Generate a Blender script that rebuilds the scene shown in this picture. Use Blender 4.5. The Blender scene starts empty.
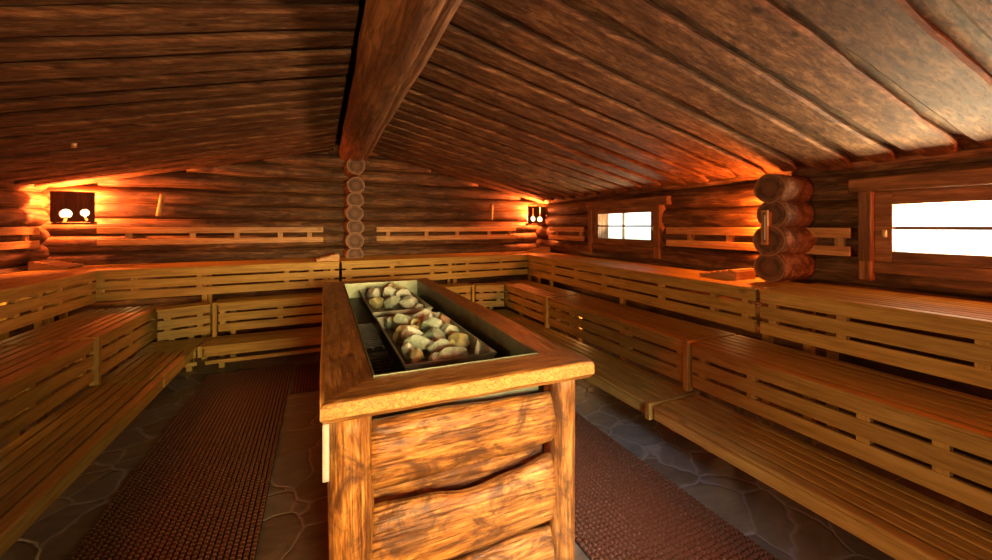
import bpy, bmesh, math, random
from mathutils import Vector, Matrix, noise
random.seed(7)
D = bpy.data
COL = bpy.context.scene.collection
PI = math.pi

# ------------------------------------------------------------------ materials
def nt(name):
    m = D.materials.new(name); m.use_nodes = True
    t = m.node_tree; t.nodes.clear()
    out = t.nodes.new('ShaderNodeOutputMaterial')
    b = t.nodes.new('ShaderNodeBsdfPrincipled')
    t.links.new(b.outputs[0], out.inputs[0])
    return m, t, b

def ramp(t, fac, stops):
    r = t.nodes.new('ShaderNodeValToRGB')
    e = r.color_ramp.elements
    while len(e) < len(stops): e.new(0.5)
    for el, (p, c) in zip(e, stops):
        el.position = p; el.color = (*c, 1)
    t.links.new(fac, r.inputs[0])
    return r.outputs[0]

def math_(t, op, a, b=None, clamp=False):
    n = t.nodes.new('ShaderNodeMath'); n.operation = op; n.use_clamp = clamp
    for i, v in enumerate((a, b)):
        if v is None: continue
        if isinstance(v, (int, float)): n.inputs[i].default_value = v
        else: t.links.new(v, n.inputs[i])
    return n.outputs[0]

def mixc(t, fac, a, b, mode='MIX'):
    n = t.nodes.new('ShaderNodeMix'); n.data_type = 'RGBA'; n.blend_type = mode
    for s, v in ((n.inputs[0], fac), (n.inputs[6], a), (n.inputs[7], b)):
        if isinstance(v, (int, float)): s.default_value = v
        elif isinstance(v, tuple): s.default_value = (*v, 1)
        else: t.links.new(v, s)
    return n.outputs[2]

def vec(t, scale, tone=True, mult=31.0):
    tc = t.nodes.new('ShaderNodeTexCoord')
    mp = t.nodes.new('ShaderNodeMapping'); mp.inputs['Scale'].default_value = scale
    t.links.new(tc.outputs['Object'], mp.inputs[0])
    at = t.nodes.new('ShaderNodeAttribute'); at.attribute_name = 'tone'
    if not tone: return mp.outputs[0], at.outputs['Fac']
    ad = t.nodes.new('ShaderNodeVectorMath'); ad.operation = 'ADD'
    mu = t.nodes.new('ShaderNodeMath'); mu.operation = 'MULTIPLY'; mu.inputs[1].default_value = mult
    t.links.new(at.outputs['Fac'], mu.inputs[0])
    t.links.new(mp.outputs[0], ad.inputs[0]); t.links.new(mu.outputs[0], ad.inputs[1])
    return ad.outputs[0], at.outputs['Fac']

def tex(t, v, scale, detail=6, rough=.6, dist=0.0):
    n = t.nodes.new('ShaderNodeTexNoise')
    n.inputs['Scale'].default_value = scale; n.inputs['Detail'].default_value = detail
    n.inputs['Roughness'].default_value = rough; n.inputs['Distortion'].default_value = dist
    t.links.new(v, n.inputs['Vector'])
    return n.outputs[0]

def bump(t, b, h, strength, dist=.01):
    n = t.nodes.new('ShaderNodeBump'); n.inputs['Strength'].default_value = strength
    n.inputs['Distance'].default_value = dist
    t.links.new(h, n.inputs['Height']); t.links.new(n.outputs[0], b.inputs['Normal'])

AX = {'X': (1, 14, 14), 'Y': (14, 1, 14), 'Z': (14, 14, 1)}
def wood(name, axis, dark, mid, light, rough=.5, g=1.0, tone=.35, bmp=.25, bdist=.004, blotch=0.0, blotch_col=(.05, .02, .01), knots=0.0, spec=.35, crack=0.0, ln=1.0):
    m, t, b = nt(name)
    sc = tuple((ln if s == 1 else g) * s for s in AX[axis])
    al = 'XYZ'.index(axis)
    v, at = vec(t, sc)
    n1 = tex(t, v, 2.2, 8, .62, .6)
    n2 = tex(t, v, 9.0, 4, .6, .2)
    f = math_(t, 'ADD', math_(t, 'MULTIPLY', n1, .7), math_(t, 'MULTIPLY', n2, .3))
    c = ramp(t, f, [(.38, dark), (.5, mid), (.62, light)])
    if crack > 0:
        cs = tuple(s * .8 if k == al else s * 3.2 for k, s in enumerate(sc))
        v4, _ = vec(t, cs, True, 23)
        n4 = tex(t, v4, 1.7, 5, .7, .3)
        c = mixc(t, math_(t, 'MULTIPLY', ramp(t, n4, [(.36, (1, 1, 1)), (.47, (0, 0, 0))]), crack), c, (dark[0] * .3, dark[1] * .28, dark[2] * .28))
        f = math_(t, 'SUBTRACT', f, math_(t, 'MULTIPLY', ramp(t, n4, [(.36, (1, 1, 1)), (.47, (0, 0, 0))]), .35))
    k = math_(t, 'ADD', math_(t, 'MULTIPLY', at, tone), 1 - tone / 2)
    hs = t.nodes.new('ShaderNodeHueSaturation'); t.links.new(c, hs.inputs['Color']); t.links.new(k, hs.inputs['Value'])
    c = hs.outputs[0]
    if blotch > 0:
        bs = tuple(1.0 * ln if k == al else 3.2 for k, s in enumerate(sc))
        v2, _ = vec(t, bs, True, 17)
        n3 = tex(t, v2, 2.4, 9, .68, .8)
        fb = math_(t, 'MULTIPLY', ramp(t, n3, [(.46, (0, 0, 0)), (.60, (1, 1, 1))]), blotch)
        c = mixc(t, fb, c, blotch_col)
    if knots > 0:
        ks = tuple(1.0 if k == al else 2.2 for k, s in enumerate(sc))
        v3, _ = vec(t, ks, True, 9)
        vo = t.nodes.new('ShaderNodeTexVoronoi'); vo.inputs['Scale'].default_value = 2.6
        t.links.new(v3, vo.inputs['Vector'])
        fk = math_(t, 'MULTIPLY', ramp(t, vo.outputs[0], [(.05, (1, 1, 1)), (.13, (0, 0, 0))]), knots)
        c = mixc(t, fk, c, (dark[0] * .35, dark[1] * .3, dark[2] * .3))
    t.links.new(c, b.inputs['Base Color'])
    rr = math_(t, 'ADD', math_(t, 'MULTIPLY', n2, .25), rough - .12)
    t.links.new(rr, b.inputs['Roughness'])
    b.inputs['Specular IOR Level'].default_value = spec
    bump(t, b, f, bmp, bdist)
    return m

BD, BM, BL = (.30, .165, .03), (.43, .26, .05), (.53, .335, .08)
BW = {a: wood('bench_wood_' + a, a, BD, BM, BL, .54, 1.0, .3, .12, .002, knots=.5, spec=.28) for a in 'XYZ'}
LD, LM, LL = (.07, .031, .013), (.165, .078, .032), (.30, .16, .07)
LW = {a: wood('log_wood_' + a, a, LD, LM, LL, .6, .6, .45, .8, .012, .75, (.045, .022, .011), .5, .3, .75) for a in 'XY'}
CW = wood('ceiling_plank_wood', 'X', (.075, .030, .012), (.165, .077, .030), (.30, .158, .070), .72, .7, .5, .5, .006, .55, (.06, .024, .010), .85, .2, .55)
RW = wood('ridge_beam_wood', 'Y', (.10, .038, .014), (.19, .08, .03), (.29, .135, .055), .6, .7, .3, .8, .012, .6, (.07, .03, .012), .6, .35, .7)
RAILW = {a: wood('rail_wood_' + a, a, (.30, .14, .045), (.45, .24, .08), (.58, .36, .14), .5, .9, .3, .2, .003, knots=.6) for a in 'XYZ'}
FRAMEW = {a: wood('window_wood_' + a, a, (.13, .055, .02), (.23, .105, .038), (.34, .17, .07), .5, .8, .35, .3, .004, .4, (.08, .035, .014), .4, .3, .4) for a in 'YZ'}
SW = {a: wood('stove_wood_' + a, a, (.13, .038, .007), (.34, .122, .020), (.56, .255, .055), .45, 1.3, .25, .8, .008, .9, (.08, .025, .006), .7, .4, .7, 2.2) for a in 'XYZ'}
RIMW = {a: wood('rim_wood_' + a, a, (.15, .052, .012), (.33, .135, .028), (.52, .26, .065), .38, 1.1, .25, .6, .005, .6, (.11, .035, .008), .6, .45, .6, 1.8) for a in 'XY'}
SHIELD = wood('lamp_shield_wood', 'Z', (.07, .02, .008), (.11, .035, .012), (.17, .06, .02), .5, 1, .2, .2, .003)

def rim_edge_mat():
    m, t, b = nt('rim_sawn_edge_wood')
    v, _ = vec(t, (5, 5, 9), False)
    n = tex(t, v, 7, 8, .7, 2.2)
    c = ramp(t, n, [(.38, (.28, .10, .015)), (.5, (.47, .21, .04)), (.64, (.62, .33, .08))])
    t.links.new(c, b.inputs['Base Color']); b.inputs['Roughness'].default_value = .5
    bump(t, b, n, .6, .006)
    return m
RIME = rim_edge_mat()

def end_grain():
    m, t, b = nt('log_end_grain')
    at = t.nodes.new('ShaderNodeAttribute'); at.attribute_name = 'rad'
    v, _ = vec(t, (1, 1, 1), False)
    n = tex(t, v, 14, 5, .6)
    r = math_(t, 'ADD', math_(t, 'MULTIPLY', at.outputs['Fac'], 60.0), math_(t, 'MULTIPLY', n, 5.0))
    s = math_(t, 'SINE', r)
    f = math_(t, 'ADD', math_(t, 'MULTIPLY', s, .2), n)
    c = ramp(t, f, [(.25, (.06, .023, .009)), (.5, (.115, .047, .018)), (.8, (.19, .09, .036))])
    edge = math_(t, 'GREATER_THAN', at.outputs['Fac'], .85)
    c = mixc(t, edge, c, (.30, .15, .06))
    t.links.new(c, b.inputs['Base Color']); b.inputs['Roughness'].default_value = .65
    bump(t, b, f, .4, .004)
    return m
ENDG = end_grain()

def stone_floor():
    m, t, b = nt('flagstone_floor')
    v, _ = vec(t, (1, 1, 1), False)
    dn = t.nodes.new('ShaderNodeTexNoise'); dn.inputs['Scale'].default_value = 2.0; dn.inputs['Detail'].default_value = 3
    t.links.new(v, dn.inputs['Vector'])
    sub = t.nodes.new('ShaderNodeVectorMath'); sub.operation = 'SUBTRACT'; sub.inputs[1].default_value = (.5, .5, .5)
    t.links.new(dn.outputs['Color'], sub.inputs[0])
    scl = t.nodes.new('ShaderNodeVectorMath'); scl.operation = 'SCALE'; scl.inputs['Scale'].default_value = .28
    t.links.new(sub.outputs[0], scl.inputs[0])
    ad = t.nodes.new('ShaderNodeVectorMath'); ad.operation = 'ADD'
    t.links.new(v, ad.inputs[0]); t.links.new(scl.outputs[0], ad.inputs[1])
    def vor(feat):
        n = t.nodes.new('ShaderNodeTexVoronoi'); n.feature = feat; n.inputs['Scale'].default_value = 3.1
        n.inputs['Randomness'].default_value = .95
        t.links.new(ad.outputs[0], n.inputs['Vector']); return n
    e = vor('DISTANCE_TO_EDGE').outputs['Distance']; cell = vor('F1').outputs['Color']
    sp = t.nodes.new('ShaderNodeSeparateColor'); t.links.new(cell, sp.inputs[0])
    v2, _ = vec(t, (3, 7, 3), False)
    n2 = tex(t, v2, 1.6, 8, .65, .9)
    c1 = ramp(t, sp.outputs[0], [(0, (.14, .09, .05)), (.35, (.23, .155, .085)), (.65, (.19, .175, .165)), (1, (.31, .215, .115))])
    c2 = mixc(t, .55, c1, ramp(t, n2, [(.3, (.05, .034, .025)), (.55, (.18, .13, .085)), (.75, (.32, .24, .16))]))
    g = ramp(t, e, [(.008, (1, 1, 1)), (.028, (0, 0, 0))])
    c = mixc(t, g, c2, (.30, .26, .22))
    t.links.new(c, b.inputs['Base Color'])
    t.links.new(math_(t, 'ADD', math_(t, 'MULTIPLY', n2, .3), .25), b.inputs['Roughness'])
    h = math_(t, 'ADD', math_(t, 'MULTIPLY', ramp(t, e, [(0, (0, 0, 0)), (.05, (1, 1, 1))]), .7), math_(t, 'MULTIPLY', n2, .5))
    bump(t, b, h, .5, .012)
    return m
FLOORM = stone_floor()

def plain(name, col, rough=.5, metal=0, nscale=20, var=.25, bmp=.1, spec=.4):
    m, t, b = nt(name)
    v, _ = vec(t, (1, 1, 1), False)
    n = tex(t, v, nscale, 6, .6)
    d = tuple(c * (1 - var) for c in col); l = tuple(min(1, c * (1 + var)) for c in col)
    t.links.new(ramp(t, n, [(.3, d), (.7, l)]), b.inputs['Base Color'])
    b.inputs['Roughness'].default_value = rough; b.inputs['Metallic'].default_value = metal
    b.inputs['Specular IOR Level'].default_value = spec
    bump(t, b, n, bmp, .003)
    return m
MATB = plain('rubber_gap_shade', (.022, .010, .006), .7, 0, 60, .2, .1, .15)  # mat base coloured darker than the studs, painting shade into the gaps
MATM = plain('brown_rubber', (.135, .052, .024), .6, 0, 60, .2, .1, .12)
STEEL = plain('dull_steel_sheet', (.20, .21, .14), .42, .6, 9, .3, .06)
TRAYM = plain('tray_steel', (.36, .37, .29), .5, 0, 14, .3, .06)
DARKM = plain('black_heater_metal', (.012, .012, .012), .5, .2, 30, .3, .1)
IRON = plain('dark_iron', (.08, .07, .06), .45, .8, 40, .3, .1)
BRASS = plain('brass_handle', (.62, .5, .26), .35, .7, 30, .15, .05)
WHITEC = plain('white_cloth', (.50, .47, .40), .8, 0, 120, .08, .2)
WHITEP = plain('white_tube_scale', (.82, .8, .76), .4, 0, 40, .05, .02)
LAWNM = plain('lawn_grass', (.58, .72, .54), .9, 0, .6, .3, .4)
VOID = plain('roof_light_block', (.012, .009, .007), .9, 0, 8, .3, .1)  # near-black colour stands in for the shaded void beside the beam

def stone_mat(name, base, alt, dark):
    m, t, b = nt(name)
    v, _ = vec(t, (1, 1, 1), False)
    oi = t.nodes.new('ShaderNodeObjectInfo')
    ad = t.nodes.new('ShaderNodeVectorMath'); ad.operation = 'ADD'
    mu = math_(t, 'MULTIPLY', oi.outputs['Random'], 50.0)
    t.links.new(v, ad.inputs[0]); t.links.new(mu, ad.inputs[1])
    n = tex(t, ad.outputs[0], 11, 8, .7, .4); n2 = tex(t, ad.outputs[0], 60, 5, .7)
    f = math_(t, 'ADD', math_(t, 'MULTIPLY', n, .75), math_(t, 'MULTIPLY', n2, .3))
    c = ramp(t, f, [(.36, dark), (.5, base), (.68, alt)])
    t.links.new(c, b.inputs['Base Color']); b.inputs['Roughness'].default_value = .7
    bump(t, b, f, .8, .012)
    return m
ST = {'grey': stone_mat('grey_green_stone', (.28, .36, .27), (.50, .58, .47), (.07, .09, .06)),
      'pale': stone_mat('pale_stone', (.46, .55, .46), (.70, .78, .69), (.16, .20, .15)),
      'yellow': stone_mat('yellowish_stone', (.42, .40, .18), (.60, .57, .32), (.15, .14, .06)),
      'brown': stone_mat('brown_stone', (.27, .16, .08), (.46, .34, .22), (.10, .05, .03))}

def glass_mat():
    m = D.materials.new('window_glass'); m.use_nodes = True; t = m.node_tree; t.nodes.clear()
    o = t.nodes.new('ShaderNodeOutputMaterial'); mx = t.nodes.new('ShaderNodeMixShader')
    tr = t.nodes.new('ShaderNodeBsdfTransparent'); gl = t.nodes.new('ShaderNodeBsdfGlossy')
    tr.inputs[0].default_value = (.96, .985, .97, 1); gl.inputs['Roughness'].default_value = .03
    mx.inputs[0].default_value = .05
    t.links.new(tr.outputs[0], mx.inputs[1]); t.links.new(gl.outputs[0], mx.inputs[2]); t.links.new(mx.outputs[0], o.inputs[0])
    return m
GLASS = glass_mat()
def emis(name, col, s):
    m = D.materials.new(name); m.use_nodes = True; t = m.node_tree; t.nodes.clear()
    o = t.nodes.new('ShaderNodeOutputMaterial'); e = t.nodes.new('ShaderNodeEmission')
    e.inputs[0].default_value = (*col, 1); e.inputs[1].default_value = s
    t.links.new(e.outputs[0], o.inputs[0]); return m
BULB = emis('lamp_bulb_glow', (1, .70, .34), 3.5)

# ------------------------------------------------------------------ mesh helpers
def newbm():
    bm = bmesh.new(); bm.faces.layers.float.new('tone'); bm.faces.layers.float.new('rad'); return bm

def settone(bm, faces, v=None):
    l = bm.faces.layers.float['tone']; v = random.random() if v is None else v
    for f in faces: f[l] = v

def box(bm, x0, x1, y0, y1, z0, z1, bev=0.0, tone=None, seg=2, mi=0):
    n0 = len(bm.verts)
    vs = [bm.verts.new((x, y, z)) for x in (x0, x1) for y in (y0, y1) for z in (z0, z1)]
    idx = [(0, 1, 3, 2), (4, 6, 7, 5), (0, 4, 5, 1), (2, 3, 7, 6), (0, 2, 6, 4), (1, 5, 7, 3)]
    fs = [bm.faces.new([vs[i] for i in q]) for q in idx]
    tone = random.random() if tone is None else tone
    settone(bm, fs, tone)
    for f in fs: f.material_index = mi
    if bev > 0:
        es = list({e for f in fs for e in f.edges})
        r = bmesh.ops.bevel(bm, geom=es, offset=bev, segments=seg, affect='EDGES', profile=.5)
        settone(bm, r['faces'], tone)
        for f in r['faces']: f.material_index = mi; f.smooth = True
        for f in fs:
            if f.is_valid: f[bm.faces.layers.float['tone']] = tone
    return vs

def hexa(bm, pts, tone=None, bev=0, mi=0):
    """pts: 8 points, bottom 4 ccw then top 4"""
    vs = [bm.verts.new(p) for p in pts]
    idx = [(3, 2, 1, 0), (4, 5, 6, 7), (0, 1, 5, 4), (1, 2, 6, 5), (2, 3, 7, 6), (3, 0, 4, 7)]
    fs = [bm.faces.new([vs[i] for i in q]) for q in idx]
    tone = random.random() if tone is None else tone
    settone(bm, fs, tone)
    for f in fs: f.material_index = mi
    if bev > 0:
        r = bmesh.ops.bevel(bm, geom=list({e for f in fs for e in f.edges}), offset=bev, segments=2, affect='EDGES', profile=.5)
        settone(bm, r['faces'], tone)
        for f in r['faces']: f.smooth = True; f.material_index = mi
    return vs

def cyl(bm, p0, p1, r, n=18, tone=None, end_mi=0, rings=1, wob=0.0, taper=1.0, clamp=None, bulge_end=0.0, seed=None, groove=None, mi=0):
    """round bar from p0 to p1 with irregular radius; ends get end_mi material with 'rad' in steps"""
    p0 = Vector(p0); p1 = Vector(p1); d = p1 - p0; L = d.length; d.normalize()
    up = Vector((0, 0, 1)) if abs(d.z) < .9 else Vector((1, 0, 0))
    a = d.cross(up).normalized(); b = a.cross(d).normalized()
    seed = random.uniform(0, 100) if seed is None else seed
    tone = random.random() if tone is None else tone
    rr = []
    for i in range(rings + 1):
        s = i / rings; c = p0.lerp(p1, s)
        if wob: 
            c = c + a * (noise.noise(Vector((seed, s * L * .7, 1))) * wob * .5) + b * (noise.noise(Vector((seed, s * L * .7, 9))) * wob * .5)
        ring = []
        for k in range(n):
            th = 2 * PI * k / n
            rad = r * (1 + (taper - 1) * s)
            if wob:
                rad *= 1 + wob * 1.6 * noise.noise(Vector((math.cos(th) * 1.3 + seed, math.sin(th) * 1.3, s * L * 1.1)))
            if bulge_end and (i == 0 or i == rings): rad *= 1 - bulge_end
            if groove: rad *= groove(th, s)
            v = c + (a * math.cos(th) + b * math.sin(th)) * rad
            if clamp: v = clamp(v)
            ring.append(bm.verts.new(v))
        rr.append(ring)
    fs = []
    for i in range(rings):
        for k in range(n):
            f = bm.faces.new((rr[i][k], rr[i][(k + 1) % n], rr[i + 1][(k + 1) % n], rr[i + 1][k])); f.smooth = True; f.material_index = mi
            fs.append(f)
    settone(bm, fs, tone)
    lr = bm.faces.layers.float['rad']
    for ring, flip in ((rr[0], True), (rr[-1], False)):
        c = sum((v.co for v in ring), Vector()) / n
        prev = ring
        for j, q in enumerate((.92, .7, .46, .22)):
            cur = [bm.verts.new(c.lerp(v.co, q)) for v in ring]
            for k in range(n):
                vs = [prev[k], prev[(k + 1) % n], cur[(k + 1) % n], cur[k]]
                f = bm.faces.new(vs[::-1] if not flip else vs); f.material_index = end_mi; f[lr] = q
                settone(bm, [f], tone)
            prev = cur
        f = bm.faces.new(prev if flip else prev[::-1]); f.material_index = end_mi; f[lr] = 0
        settone(bm, [f], tone)

def obj(name, bm, mats, parent=None, loc=None):
    bmesh.ops.recalc_face_normals(bm, faces=bm.faces[:])
    me = D.meshes.new(name); bm.to_mesh(me); bm.free()
    for m in (mats if isinstance(mats, (list, tuple)) else [mats]): me.materials.append(m)
    o = D.objects.new(name, me); COL.objects.link(o)
    if loc: o.location = loc
    if parent:
        o.parent = parent
        o.matrix_parent_inverse = Matrix.Translation(-Vector(parent.location)) if not loc else Matrix()
    return o

def tag(o, label, cat=None, group=None, kind=None):
    o['label'] = label
    if cat: o['category'] = cat
    if group: o['group'] = group
    if kind: o['kind'] = kind
    return o

def thing(name, label, cat, loc=(0, 0, 0), group=None, kind=None):
    o = D.objects.new(name, None); COL.objects.link(o); o.location = loc; o.empty_display_size = .1
    return tag(o, label, cat, group, kind)

# ------------------------------------------------------------------ room dimensions (metres; camera stands at x=0, y=0)
ZT, ZM, ZL = 1.25, .81, .37
XL, XR, YB, YF = -3.06, 4.02, 6.85, -1.25
RIDGE_X, RIDGE_Z, SL = .52, 3.04, .232
def roof_z(x): return RIDGE_Z - SL * abs(x - RIDGE_X)

# floor
bm = newbm(); box(bm, XL - .4, XR + .4, YF - .4, YB + .5, -.12, 0)
tag(obj('floor', bm, FLOORM), 'irregular brown and grey flagstone floor with pale mortar joints', 'floor', kind='structure')
bm = newbm(); box(bm, XR + .6, 300, -150, 200, -.5, -.38)
tag(obj('lawn', bm, LAWNM), 'bright green lawn outside the windows', 'lawn', kind='structure')

# log walls
def gable(bm, y0, y1):  # backing slab added behind the logs to stop light leaking in
    pts = [(XL - .4, 0), (XR + .4, 0), (XR + .4, roof_z(XR + .4) + .17), (RIDGE_X, RIDGE_Z + .18), (XL - .4, roof_z(XL - .4) + .17)]
    a = [bm.verts.new((x, y0, z)) for x, z in pts]; b = [bm.verts.new((x, y1, z)) for x, z in pts]
    fs = [bm.faces.new(a), bm.faces.new(b[::-1])] + [bm.faces.new((a[k], b[k], b[(k + 1) % 5], a[(k + 1) % 5])) for k in range(5)]
    settone(bm, fs, .3)
P = .213
bm = newbm()
for i in range(15):
    z = 1.52 - 7 * P + i * P
    if z - .12 > RIDGE_Z: break
    x0, x1 = XL - .45, XR + .45
    if z > 2.1:
        hw = (RIDGE_Z - z + .06) / SL
        x0, x1 = max(x0, RIDGE_X - hw), min(x1, RIDGE_X + hw)
    cyl(bm, (x0, YB + .112, z), (x1, YB + .112, z), .117, 18, rings=26, wob=.07, end_mi=1)
gable(bm, YB + .13, YB + .2)
wall_b = tag(obj('wall_back', bm, [LW['X'], ENDG]), 'back gable wall of dark round logs', 'wall', kind='structure')

bm = newbm()
def lclamp(v):
    if .30 <= v.y <= 1.66:
        if 1.9 < v.z < 2.03: v.z = 2.03
        elif 1.455 < v.z < 1.56: v.z = 1.455
    return v
for i in range(12):
    z = 1.52 - 7 * P + i * P - .1
    if z > 2.3: break
    for a, b in ([(YF - .3, .30), (1.66, YB + .2)] if 1.5 < z < 1.95 else [(YF - .3, YB + .2)]):
        cyl(bm, (XL - .115, a, z), (XL - .110, b, z), .117, 18, rings=int((b - a) * 5) + 2, wob=.07, end_mi=1, clamp=lclamp if b - a > 7 else None)
box(bm, XL - .22, XL - .13, YF - .3, YB + .2, -.05, 1.42); box(bm, XL - .22, XL - .13, YF - .3, YB + .2, 2.06, 2.42); box(bm, XL - .22, XL - .13, 1.8, YB + .2, 1.40, 2.08)  # plain backing boxes added to close light leaks
tag(obj('wall_left', bm, [LW['Y'], ENDG]), 'left side wall of round logs', 'wall', kind='structure')

WIN = [(3.86, 5.18), (.30, 1.66)]
WZ0, WZ1 = 1.455, 2.03
def wclamp(v):
    for a, b in WIN:
        if a <= v.y <= b:
            if v.z < WZ1 and v.z > 1.9: v.z = WZ1
            elif v.z > WZ0 and v.z < 1.55: v.z = WZ0
    return v
bm = newbm(); PR = .235
for i in range(11):
    z = 1.375 + (i - 6) * PR
    if z > 2.35: break
    segs = [(YF - .3, YB + .2)]
    if 1.5 < z < 1.95:
        segs = [(YF - .3, .30), (1.66, 3.86), (5.18, YB + .2)]
    for a, b in segs:
        cyl(bm, (XR + .13, a, z), (XR + .13, b, z), .130, 18, rings=max(8, int((b - a) * 9)), wob=.06, end_mi=1, clamp=wclamp if len(segs) == 1 else None)
box(bm, XR + .13, XR + .24, YF - .3, YB + .2, 2.06, 2.42); box(bm, XR + .13, XR + .24, YF - .3, YB + .2, -.05, 1.42)  # backing boxes added behind the logs against light leaks
wall_r = tag(obj('wall_right', bm, [LW['Y'], ENDG]), 'right side wall of round logs with two windows', 'wall', kind='structure')

# wall behind the viewer with the doorway that lets the daylight in
bm = newbm()
for i in range(15):
    z = 1.52 - 7 * P + i * P
    if z - .12 > RIDGE_Z: break
    x0, x1 = XL - .45, XR + .45
    if z > 2.1:
        hw = (RIDGE_Z - z + .06) / SL
        x0, x1 = max(x0, RIDGE_X - hw), min(x1, RIDGE_X + hw)
    for a, b in ([(x0, .15), (1.35, x1)] if z < 2.0 else [(x0, x1)]):
        cyl(bm, (a, YF - .112, z), (b, YF - .112, z), .125, 14, rings=10, wob=.05, end_mi=1)
tag(obj('wall_front', bm, [LW['X'], ENDG]), 'front log wall with an open doorway', 'wall', kind='structure')

# crosswise log ends: children of the walls they belong to
for k in range(6):
    z = 1.52 + (k - 1) * P
    bm = newbm(); zlow = lambda v: Vector((v.x, v.y, max(v.z, ZT + .004)))
    cyl(bm, (.475 + random.uniform(-.012, .012), 6.46 - (.0, .05, .02, .07, .03, .06)[k], z), (.475, YB + .1, z), .132 + random.uniform(-.006, .006), 24, rings=5, wob=.04, end_mi=1, bulge_end=.03, clamp=zlow)
    tag(obj('log_end', bm, [LW['Y'], ENDG]), 'round cut log end in the back wall column', kind='structure')
bm = newbm(); cyl(bm, (.47, 6.28, 2.665), (.475, YB + .1, 2.665), .138, 24, rings=5, wob=.04, end_mi=1, bulge_end=.03)
tag(obj('corbel_log', bm, [LW['Y'], ENDG]), 'cut log end directly under the ridge beam', kind='structure')
for k, (yy, z, r, x) in enumerate([(2.16, 1.392, .131, 3.55), (2.15, 1.622, .135, 3.53), (2.16, 1.852, .127, 3.58), (2.165, 2.08, .131, 3.56)]):
    bm = newbm(); cyl(bm, (x, yy, z), (XR + .16, yy + .03, z), r, 28, rings=6, wob=.035, end_mi=1, bulge_end=.02)
    tag(obj('log_end', bm, [LW['Y'], ENDG]), 'thick cut log end sticking out of the right wall', kind='structure')

# ------------------------------------------------------------------ ceiling
bm = newbm()
def plank(side, y0, y1, up, x_in, xo, th=.04, wig=.03):
    """one sloping ceiling board with waney edges; 'up' lifts the recessed boards"""
    n = 22; tone = random.random(); sd = random.uniform(0, 99)
    rows = []
    for i in range(n + 1):
        x = x_in + (xo - x_in) * i / n
        z = roof_z(x) + up + .007 * noise.noise(Vector((x * .8, sd, 3)))
        w0 = wig * noise.noise(Vector((x * 1.1, sd, 0))) + .3 * wig * noise.noise(Vector((x * 4, sd, 1)))
        w1 = wig * noise.noise(Vector((x * 1.1, sd, 5))) + .3 * wig * noise.noise(Vector((x * 4, sd, 6)))
        pinch = .05 * max(0, (i - n + 1)) if up == 0 else 0
        a, b = y0 + w0 + pinch, y1 + w1 - pinch
        rows.append([bm.verts.new(p) for p in ((x, a + .016, z), (x, b - .016, z), (x, b, z + .014), (x, b - .006, z + th), (x, a + .006, z + th), (x, a, z + .014))])
    fs = []
    for i in range(n):
        for k in range(6):
            fs.append(bm.faces.new((rows[i][k], rows[i][(k + 1) % 6], rows[i + 1][(k + 1) % 6], rows[i + 1][k])))
    fs.append(bm.faces.new(rows[0])); fs.append(bm.faces.new(rows[-1]))
    settone(bm, fs, tone)
UP = .05
# right slope: shadow lines read off the planks; every other board is recessed
low = [(-1.25, -.95), (-.70, -.40), (-.22, .10), (.30, .70), (.79, 1.06), (1.12, 1.40), (1.46, 1.66), (1.74, 2.02), (2.10, 2.33), (2.40, 2.60), (2.68, 2.92), (3.0, 3.24), (3.33, 3.55), (3.64, 3.86), (3.95, 4.2),
       (4.3, 4.52), (4.62, 4.86), (4.95, 5.2), (5.3, 5.52), (5.62, 5.86), (5.95, 6.2), (6.3, 6.55), (6.65, 6.95)]
for a, b in low: plank('R', a, b, 0, RIDGE_X + .05, XR - random.uniform(.0, .12) if a < 5 else XR)
for (a, b), (c, d) in zip(low, low[1:]): plank('R', b - .07, c + .07, UP, RIDGE_X + .05, XR + .32, .03, .01)
y = -1.3
lowL = []
while y < 6.9:
    w = random.uniform(.15, .24); lowL.append((y, y + w)); y += w + random.uniform(.06, .15)
for a, b in lowL: plank('L', a, b, 0, .20, XL - .05)
for (a, b), (c, d) in zip(lowL, lowL[1:]): plank('L', b - .07, c + .07, UP, .20, XL - .32, .03, .01)
ceil = tag(obj('ceiling', bm, CW), 'low pitched ceiling of overlapping dark brown planks', 'ceiling', kind='structure')
bm = newbm()
for s, xo in ((1, XR + .5), (-1, XL - .5)):
    zo = roof_z(xo) + .14; zr = RIDGE_Z + .19
    hexa(bm, [(RIDGE_X, -1.6, zr), (xo, -1.6, zo), (xo, 7.3, zo), (RIDGE_X, 7.3, zr), (RIDGE_X, -1.6, zr + .05), (xo, -1.6, zo + .05), (xo, 7.3, zo + .05), (RIDGE_X, 7.3, zr + .05)])
obj('roof_light_block', bm, VOID, ceil)  # cover added above the planks to block outside light
for kx, ky in ((-1.95, 4.62), (-.90, 2.12)):
    bm = newbm(); z = roof_z(kx)
    cyl(bm, (kx, ky, z + .01), (kx, ky, z - .035), .022, 12, rings=2, taper=.8)
    tag(obj('knob', bm, BRASS, ceil), 'small pale round knob on the planks')

# ridge beam: thick log with a long drying crack and a flatter lower lip
def groove(th, s):
    c = 4.95 + .35 * s
    d = abs((th - c + PI) % (2 * PI) - PI)
    g = 1 - .17 * math.exp(-(d / .085) ** 2)
    c2 = 4.25
    d2 = abs((th - c2 + PI) % (2 * PI) - PI)
    g -= .035 * math.exp(-(d2 / .06) ** 2) * (.5 + .5 * math.sin(s * 9))
    return g
bm = newbm()
cyl(bm, (.45, -1.4, 2.985), (.50, YB + .2, 2.955), .225, 72, rings=60, wob=.05, end_mi=1, seed=4.2, groove=groove)
tag(obj('ridge_beam', bm, [RW, ENDG]), 'thick cracked round ridge beam along the ceiling peak', 'beam', kind='structure')

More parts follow.
